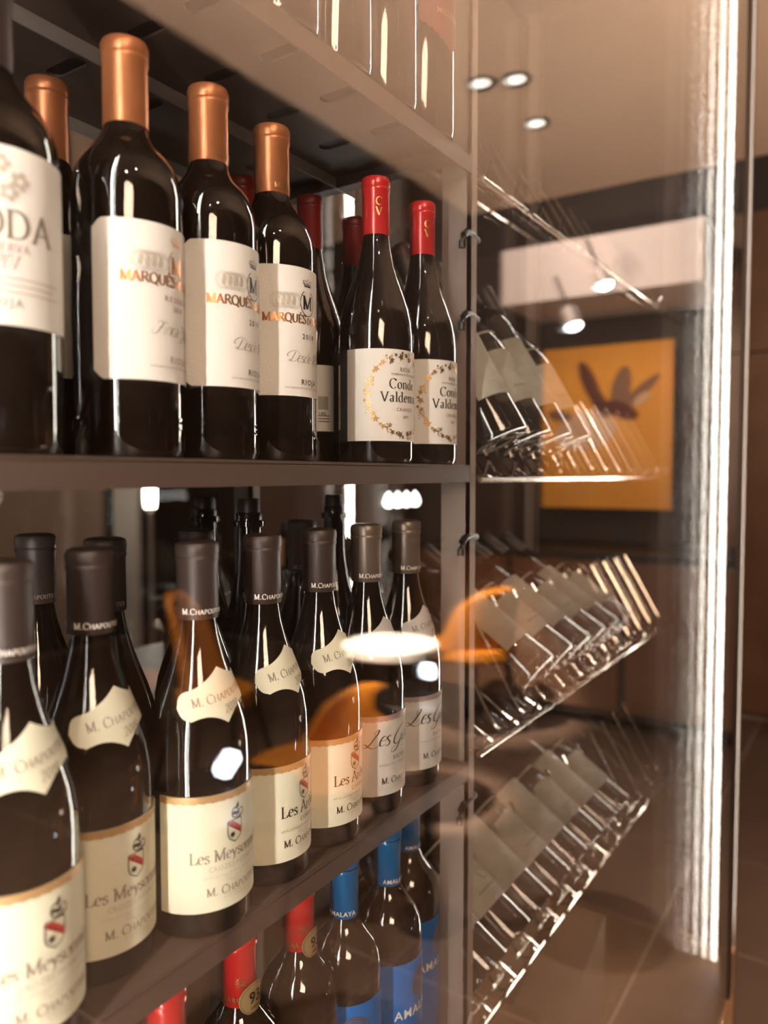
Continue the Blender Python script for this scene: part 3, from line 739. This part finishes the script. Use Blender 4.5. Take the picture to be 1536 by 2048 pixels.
# bottles of the left bay: (proto, x, y, label)
Zm, Zl, Zb, Zu = SZ['middle'], SZ['lower'], SZ['bottom'], SZ['upper']
place_bottle('roda', .258, .444, Zm, 'big blurred bottle with large letters on white, cut off by the left edge', 'white labelled bottles on the eye level shelf', -.36)
place_bottle('reserva', .3625, .450, Zm, 'bottle with orange copper capsule and greyish white label reading RESERVA', 'copper capped bottles on the eye level shelf', .28)
place_bottle('murrieta', .4412, .450, Zm, 'copper capped bottle dated 2019 directly right of the RESERVA bottle', 'copper capped bottles on the eye level shelf', .26)
place_bottle('murrieta', .519, .453, Zm, 'rightmost copper capped bottle, dated 2019, beside the dark gap', 'copper capped bottles on the eye level shelf', .02)
place_bottle('conde', .663, .440, Zm, 'red capped bottle with two gold initials and vine wreath label, left of its twin', 'red capped bottles on the eye level shelf', -.24)
place_bottle('conde', .750, .436, Zm, 'red capped bottle with gold vine wreath label standing against the steel upright', 'red capped bottles on the eye level shelf', -.12)
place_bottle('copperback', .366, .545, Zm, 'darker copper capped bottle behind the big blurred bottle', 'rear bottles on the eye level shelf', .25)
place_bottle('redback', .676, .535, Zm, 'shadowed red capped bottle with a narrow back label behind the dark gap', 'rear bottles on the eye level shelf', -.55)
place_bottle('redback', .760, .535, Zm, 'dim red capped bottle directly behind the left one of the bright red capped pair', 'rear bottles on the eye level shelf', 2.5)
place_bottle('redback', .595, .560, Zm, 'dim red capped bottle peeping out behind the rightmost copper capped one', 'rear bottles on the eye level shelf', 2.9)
place_bottle('meys', .256, .432, Zl, 'cream labelled black capped bottle cut off by the left edge of the photo', 'cream labelled bottles on the middle shelf')
place_bottle('meys', .332, .4565, Zl, 'blurred cream labelled bottle with black capsule, second from the left edge', 'cream labelled bottles on the middle shelf', .03)
place_bottle('meys', .4110, .436, Zl, 'third cream labelled bottle from the left, bright lamp reflections on its body', 'cream labelled bottles on the middle shelf', -.12)
place_bottle('arenes', .4905, .4415, Zl, 'fourth cream labelled bottle, first of the two darker lettered ones', 'cream labelled bottles on the middle shelf', .10)
place_bottle('arenes', .5695, .442, Zl, 'fifth cream labelled bottle, sharpest crest, beside the grey labelled pair', 'cream labelled bottles on the middle shelf')
place_bottle('galets', .6485, .4425, Zl, 'grey labelled bottle with script lettering and taupe capsule, in front of its twin', 'grey labelled bottles on the middle shelf', -.05)
place_bottle('galets', .7285, .4435, Zl, 'grey labelled script bottle with taupe capsule next to the steel upright', 'grey labelled bottles on the middle shelf')
for (key, x, y, lab) in (('dark', .385, .603, 'black capped bottle behind the two leftmost cream labelled bottles'), ('dark', .392, .520, 'black capped bottle between the second and third cream labelled bottles, behind'),
      ('dark', .500, .531, 'black capped rear bottle just behind the third cream labelled one'), ('corked', .615, .640, 'uncapped dark bottle neck, rearmost between the black capsules'),
      ('corked', .585, .545, 'dark bottle with black stopper behind the fourth and fifth cream labelled ones'), ('dark', .672, .545, 'black capped rear bottle behind the left grey labelled one'), ('corked', .762, .568, 'dark stoppered bottle behind the taupe capsules')):
    place_bottle(key, x, y, Zl, lab, 'rear bottles on the middle shelf', random.uniform(-.6, .6))
place_bottle('baron', .387, .450, Zb, 'red capped bottle whose cap top shows at the bottom edge, leftmost below the shelf', 'red capped bottles on the low shelf')
place_bottle('baron', .4715, .4547, Zb, 'large red capped bottle with gold 9 sticker at the bottom edge', 'red capped bottles on the low shelf', .0)
place_bottle('baron', .5586, .460, Zb, 'red capped bottle with gold crown emblem and sticker on its capsule', 'red capped bottles on the low shelf', .12)
place_bottle('amalaya', .623, .453, Zb, 'leftmost of the three blue capped bottles, white letters on its capsule', 'blue capped bottles on the low shelf', -.75)
place_bottle('amalaya', .699, .449, Zb, 'bright blue capped bottle with blue label and gold sun, middle one', 'blue capped bottles on the low shelf', .1)
place_bottle('amalaya', .7765, .470, Zb, 'shaded dark blue capped bottle nearest the steel upright, low', 'blue capped bottles on the low shelf', .2)
for i, x in enumerate((.42, .50, .578, .658, .737)):
    place_bottle('upper' if i != 4 else 'upper_red', x, .434, Zu,
      ['leftmost bottle base on the topmost shelf', 'second bottle base on the topmost shelf', 'bottle foot with white label edge on the topmost shelf, middle', 'bottle between the white and the dark red labelled ones on the topmost shelf', 'bottle with dark red gold lettered label on the topmost shelf, nearest the upright'][i], 'bottles on the topmost shelf')

# right bay: chromed wire racks with bottles leaning back
RZ = {'top': .345, 'eye': -.006, 'low': -.338, 'bottom': -.690}
def rack(zk, lab):
    z = RZ[zk]; el = math.radians(60 if zk == 'eye' else 34); L = .15 if zk == 'eye' else .215
    r = empty('bottle_rack', (0, 0, z), label=lab, cat='wire rack', group='chromed wire racks of the right bay')
    ye, ze = .424+L*math.cos(el), .010+L*math.sin(el)
    MB().tube([(.830, .402, 0), (1.855, .402, 0)], .0038, 8).build('front_rail', M_['chrome'], r)
    MB().tube([(.830, ye, ze-.005), (1.855, ye, ze-.005)], .0032, 8).build('rear_rail', M_['chrome'], r)
    w = MB().tube([(0, .395, .022), (0, .402, .006), (0, .415, .003), (0, .424, .010), (0, .432, .022), (0, .470, .090), (0, .505, .150)], .0026, 6).mesh('wire', M_['chrome'])
    w2 = MB().tube([(0, .400, -.002), (0, .424, .010), (0, ye, ze)], .0024, 6).mesh('wire', M_['chrome'])
    for i in range(13):
        x = .8375 + .0815*i
        o = bpy.data.objects.new('wire', w); COL.objects.link(o); o.parent = r; o.location.x = x
        if i < 12: o = bpy.data.objects.new('wire', w2); COL.objects.link(o); o.parent = r; o.location.x = x + .04075
    return el
rack('top', 'chromed wire rack high in the right bay seen from below')
POSN = ['first', 'second', 'third', 'fourth', 'fifth', 'sixth', 'seventh', 'eighth', 'ninth', 'tenth', 'eleventh', 'twelfth']
for zk, who, lab, have in (('eye', 'eye level rack', 'chromed wire rack of the right bay at eye level before the yellow painting', (0, 1, 2, 3)),
                     ('low', 'rack below eye level', 'chromed wire rack of the right bay below eye level', (2, 3, 4, 5, 6, 7)),
                     ('bottom', 'lowest rack', 'lowest chromed wire rack of the right bay near the bottom edge', (0, 1, 2, 3, 4, 5, 6, 7))):
    el = rack(zk, lab)
    for i in have:
        Rb = .0375
        P = (.430, .010 + (.430-.424)*math.tan(el) + .0030/math.cos(el))
        place_bottle('rack%d' % (i % 2), .8375+.0815*(i+.5), P[0]-Rb*math.sin(el), RZ[zk]+P[1]+Rb*math.cos(el),
            'pale labelled bottle leaning on the %s, %s from the upright' % (who, POSN[i]),
            'bottles leaning in the right bay racks', rz=0, tilt=-(PI/2-el))

# ------------------------------------------------------------------ rest of the room (seen reflected in the door)
def virt(px, f, z):
    """point of the room whose mirror image stands at frame column px, depth f"""
    r = (px-768)/FPX; X = f*(math.cos(YAW)+math.sin(YAW)*r); Y = f*(math.sin(YAW)-math.cos(YAW)*r)
    return (X, 2*GY0 - Y, z)
def real(px, f, z):
    r = (px-768)/FPX; return (f*(math.cos(YAW)+math.sin(YAW)*r), f*(math.sin(YAW)-math.cos(YAW)*r), z)
orange = pbr('orange_leather', (.72, .25, .022), .42, noise=((.60, .19, .015), 20, .3))
metal = pbr('black_metal_legs', (.03, .02, .015), .4, .6)
def shell_chair(loc, rz, lab, s=1.0, seat_h=.45, back_h=.36, w=.25):
    r = empty('shell_chair', (loc[0], loc[1], -1.4), rz, label=lab, cat='chair', group='orange shell chairs')
    mb = MB(); n = 14; vs = []; m = 10
    for i in range(m+1):                 # curved back, wraps round the sitter
        v = i/m
        for j in range(n+1):
            a = math.radians(-80 + 160*j/n); bulge = 1-.18*v*abs(a)
            vs.append((w*1.05*math.sin(a)*bulge, w*.9*math.cos(a)-.02+.08*v, seat_h+back_h*v*(1-.35*(abs(a)/1.4)**2)))
    fs = [(i*(n+1)+j, i*(n+1)+j+1, (i+1)*(n+1)+j+1, (i+1)*(n+1)+j) for i in range(m) for j in range(n)]
    mb.add(vs, fs); o = mb.build('backrest', orange, r)
    md = o.modifiers.new('s', 'SOLIDIFY'); md.thickness = .03
    mb = MB().lathe([(0, seat_h-.05), (w*.92, seat_h-.045), (w, seat_h-.02), (w*.98, seat_h+.02), (w*.85, seat_h+.035), (0, seat_h+.03)], 32); mb.build('seat', orange, r)
    for sx in (-1, 1):
        for sy in (-1, 1): MB().tube([(sx*.13, sy*.13, seat_h-.05), (sx*.21, sy*.21, 0)], [.016, .010], 8).build('leg', metal, r)
    r.scale = (s, s, s); return r
def table(loc, h, rad, lab, topm):
    r = empty('round_table', (loc[0], loc[1], -1.4), label=lab, cat='table', group='small round tables')
    MB().lathe([(0, h-.045), (rad-.02, h-.045), (rad, h-.034), (rad, h-.006), (rad-.006, h), (0, h)], 48).build('tabletop', topm, r)
    MB().lathe([(.022, .02), (.022, h-.028)], 20).build('pedestal', metal, r)
    MB().lathe([(0, 0), (rad*.6, 0), (rad*.6, .012), (.03, .022), (0, .022)], 32).build('foot', metal, r); return r
white_top = pbr('white_tabletop', (.80, .72, .63), .4)
p = virt(785, 3.0, 0); table(p, .74, .19, 'small white round table reflected in front of the taupe capped bottles', white_top)
p = virt(945, 4.2, 0); shell_chair(p, math.radians(25), 'orange shell chair reflected right of the white round table')
p = virt(640, 2.6, 0); shell_chair(p, math.radians(-60), 'orange low armchair reflected over the fourth and fifth cream labelled bottles', 1.0, .38, .26)
p = virt(430, 3.3, 0); shell_chair(p, math.radians(160), 'orange chair reflected as a slanting streak between the black capsules', 1.0, .45, .44, .17)
def lamp(loc, lab, n, h, em=(.80, .90, 1.0), s=30):
    r = empty('table_lamp', loc, label=lab, cat='lamp', group='small glowing table lamps')
    MB().lathe([(0, 0), (.035, 0), (.035, .006), (.008, .012), (.008, .05), (0, .05)], 20).build('base', metal, r)
    for k in range(n):
        MB().lathe([(0, .055), (.014, .058), (.020, .072), (.014, .090), (0, .094)], 16, cx=.034*(k-(n-1)/2), cy=-.02*(k-(n-1)/2)).build('bulb', emit('cool_bulb', em, s), r)
p = virt(455, 1.9, 0); table(p, .60, .20, 'low dark table carrying the glowing lamps, reflected on the third cream labelled bottle', metal)
lamp((p[0], p[1], -.80), 'cluster of bluish white bulbs reflected on the third cream labelled bottle', 3, .05)
p = virt(862, 2.35, 0); table(p, .72, .17, 'low dark table with two bulbs reflected below the white table', metal)
lamp((p[0], p[1], -.68), 'pair of bluish white bulbs reflected above the grey labelled bottles', 2, .05, s=24)

# painting on the east wall
pr = empty('painting', (R_X1-.09, -.97, .30), label='yellow orange abstract painting with dark red strokes on the far wall, seen reflected', cat='painting')
pc = pbr('ochre_canvas', (.78, .34, .035), .7, noise=((.66, .25, .02), 4, .4))
MB().box(0, .04, -.405, .405, -.51, .51).build('canvas', pc, pr, False)
def daub(pts, m, nm='brush_stroke', x=-.004):
    # real Y runs opposite to how the mirror shows it
    n = len(pts); vs = [(x, (.5-u)*-.81, (v-.5)*1.02) for u, v in pts] + [(.001, (.5-u)*-.81, (v-.5)*1.02) for u, v in pts]
    MB().add(vs, [tuple(range(n))] + [(k, (k+1) % n, n+(k+1) % n, n+k) for k in range(n)]).build(nm, m, pr, False)
rd = pbr('dark_red_paint', (.10, .02, .008), .7); pk = pbr('peach_paint', (.62, .36, .20), .7); br = pbr('brown_paint', (.22, .10, .05), .7)
def petal(cx, cy, L, W, a):
    return [(cx + (L*math.cos(t)*math.cos(a) - W*math.sin(t)*math.sin(a)), cy + (L*math.cos(t)*math.sin(a) + W*math.sin(t)*math.cos(a))) for t in [2*PI*k/16 for k in range(16)]]
FL = lambda P: [(1-u, v) for u, v in P]
daub(petal(.38, .77, .16, .055, 2.1), rd); daub(petal(.45, .66, .13, .05, 2.2), rd, x=-.006); daub(petal(.62, .72, .15, .07, 1.3), br, x=-.005); daub(petal(.76, .70, .18, .035, .6), br, x=-.0065)
daub(petal(.62, .60, .14, .05, -.3), rd, x=-.007); daub(petal(.78, .66, .07, .03, .5), pk, x=-.009); daub(petal(.14, .58, .10, .035, -.1), br); daub(petal(.35, .48, .24, .12, .1), pk, x=-.003)
for k in range(3): daub(petal(.2+.1*k, .10, .02, .012, 0), pk, x=-.003)

# banquette and console under the painting
bq = empty('console', (4.40, -1.0, -1.4), label='dark sideboard against the far wall below the painting', cat='sideboard')
MB().box(-.2, .44, -1.0, 1.0, .06, .95).build('body', M_['carcass'], bq, False); MB().box(-.24, .445, -1.04, 1.04, .95, .98).build('worktop', M_['black'], bq, False)
for sx in (-.14, .36):
    for sy in (-.9, .9): MB().box(sx, sx+.05, sy-.03, sy+.03, 0, .06).build('leg', metal, bq, False)
for sy in (-.66, 0, .66): MB().box(-.215, -.2, sy-.31, sy+.31, .10, .92).build('door', pm, bq, False)
# track spots under the pelmet
for i, px in enumerate((1200, 1140)):
    p = virt(px, 3.9-.15*i, 0)
    r = empty('track_spotlight', (p[0], p[1], 1.60), label='bright white ceiling spotlight reflected above the painting, %s' % ('nearer the light strip' if i == 0 else 'further from the light strip'), cat='spotlight', group='ceiling spotlights')
    MB().lathe([(.012, .06), (.012, .35)], 12).build('rod', metal, r)
    MB().lathe([(0, .06), (.05, .06), (.055, -.08), (.045, -.08), (.045, .04), (0, .04)], 24).build('housing', M_['post'], r)
    MB().lathe([(0, -.075), (.044, -.075), (.044, -.07), (0, -.07)], 24).build('lens', emit('spot_lens', (.95, .97, 1), 30), r)
    r.location.z = CZ + (.96 if i == 0 else .75)
    r.location.z = CZ + (.99 if i == 0 else .76)
    r.rotation_euler = (math.radians(25), math.radians(20), 0); r.scale = (.75,)*3
for (px, py, lb) in ((1028, 178, 'round recessed downlight with dark rim reflected high right of the upright'), (960, 185, 'small recessed downlight reflected beside the upper bottles'), (1068, 262, 'small recessed downlight reflected below the rimmed one')):
    f = SOF*FPX/(950-py); p = virt(px, f, SOF); downlight(p[0], p[1], SOF-.0005, lb, 5)

# behind the cabinet, seen between the shelves
bc = empty('back_counter', (1.55, 1.25, -1.4), label='dark counter behind the cabinet carrying bottles', cat='counter')
MB().box(-.7, .7, -.2, .25, 0, .94).build('body', M_['carcass'], bc, False); MB().box(-.73, .73, -.23, .28, .94, .975).build('worktop', pm, bc, False)
for i, (x, y) in enumerate(((1.02, 1.12), (1.14, 1.16), (1.27, 1.10), (1.38, 1.17), (1.50, 1.10), (1.62, 1.15), (1.74, 1.10), (1.86, 1.16))):
    place_bottle(('corked', 'upper', 'copperback')[i % 3], x, y, -.425, 'out of focus bottle on the counter behind the cabinet, %s from the left' % POSN[i], 'bottles on the counter behind the cabinet', random.uniform(2, 4))
p = real(300, 3.0, 0)
fl_ = empty('floor_lamp', (p[0], p[1], -1.4), label='floor lamp with bright upright tube seen between shelf and black capsules', cat='lamp')
MB().lathe([(0, 0), (.14, 0), (.14, .02), (.015, .03), (.015, 1.26), (0, 1.26)], 24).build('stand', M_['post'], fl_)
MB().lathe([(0, 1.27), (.022, 1.27), (.026, 1.30), (.026, 1.37), (.02, 1.39), (0, 1.39)], 20).build('bulb', emit('lamp_tube', (1, .9, .75), 14), fl_)
for i, (px, w, z0, z1, m, lb) in enumerate(((255, .10, -1.4, .3, white_top, 'pale narrow column standing left of the floor lamp, behind the cabinet'), (100, .45, -1.4, .4, tan, 'wide tan partition panel behind the cabinet at the far left'), (600, .5, -1.4, .4, pm, 'brown wooden partition panel behind the cabinet'))):
    p = real(px, 3.3, 0); o = empty('partition', (p[0], p[1], -1.4), YAW+PI/2, label=lb, cat='partition', group='partitions behind the cabinet')
    MB().box(-w/2, w/2, -.03, .03, .08, z1-z0).build('panel', m, o, False); MB().box(-w/2-.02, w/2+.02, -.08, .08, 0, .08).build('plinth', metal, o, False)
p = real(805, 2.4, 0)
pl = empty('pendant_lamp', (p[0], p[1], -.085), label='row of bright bulbs hanging behind the cabinet under the eye level shelf', cat='lamp')
MB().box(-.10, .10, -.012, .012, .035, .055).build('bar', metal, pl, False)
MB().tube([(0, 0, .055), (0, 0, SOF+.085)], .006, 8).build('rod', metal, pl)
for k in range(4): MB().lathe([(0, -.016), (.012, -.012), (.018, 0), (.012, .02), (0, .036)], 16, cx=-.08+.052*k).build('bulb', emit('pendant_bulb', (1, .97, .9), 9), pl)

# cardboard box on the cabinet floor, right bay
bx = empty('cardboard_box', (1.34, .53, ZB), .12, label='brown cardboard box standing on the cabinet floor at the bottom right', cat='box')
cbm = pbr('brown_cardboard', (.36, .20, .10), .7, noise=((.30, .16, .08), 9, .3))
MB().box(-.17, .17, -.10, .12, 0, .20).build('body', cbm, bx, False); MB().box(-.17, .17, -.008, .008, .2001, .2012).build('tape', pm, bx, False)
for sy in (-1, 1): MB().box(-.17, .17, .009*sy if sy > 0 else -.10, .12 if sy > 0 else -.009, .2001, .204).build('flap', cbm, bx, False)
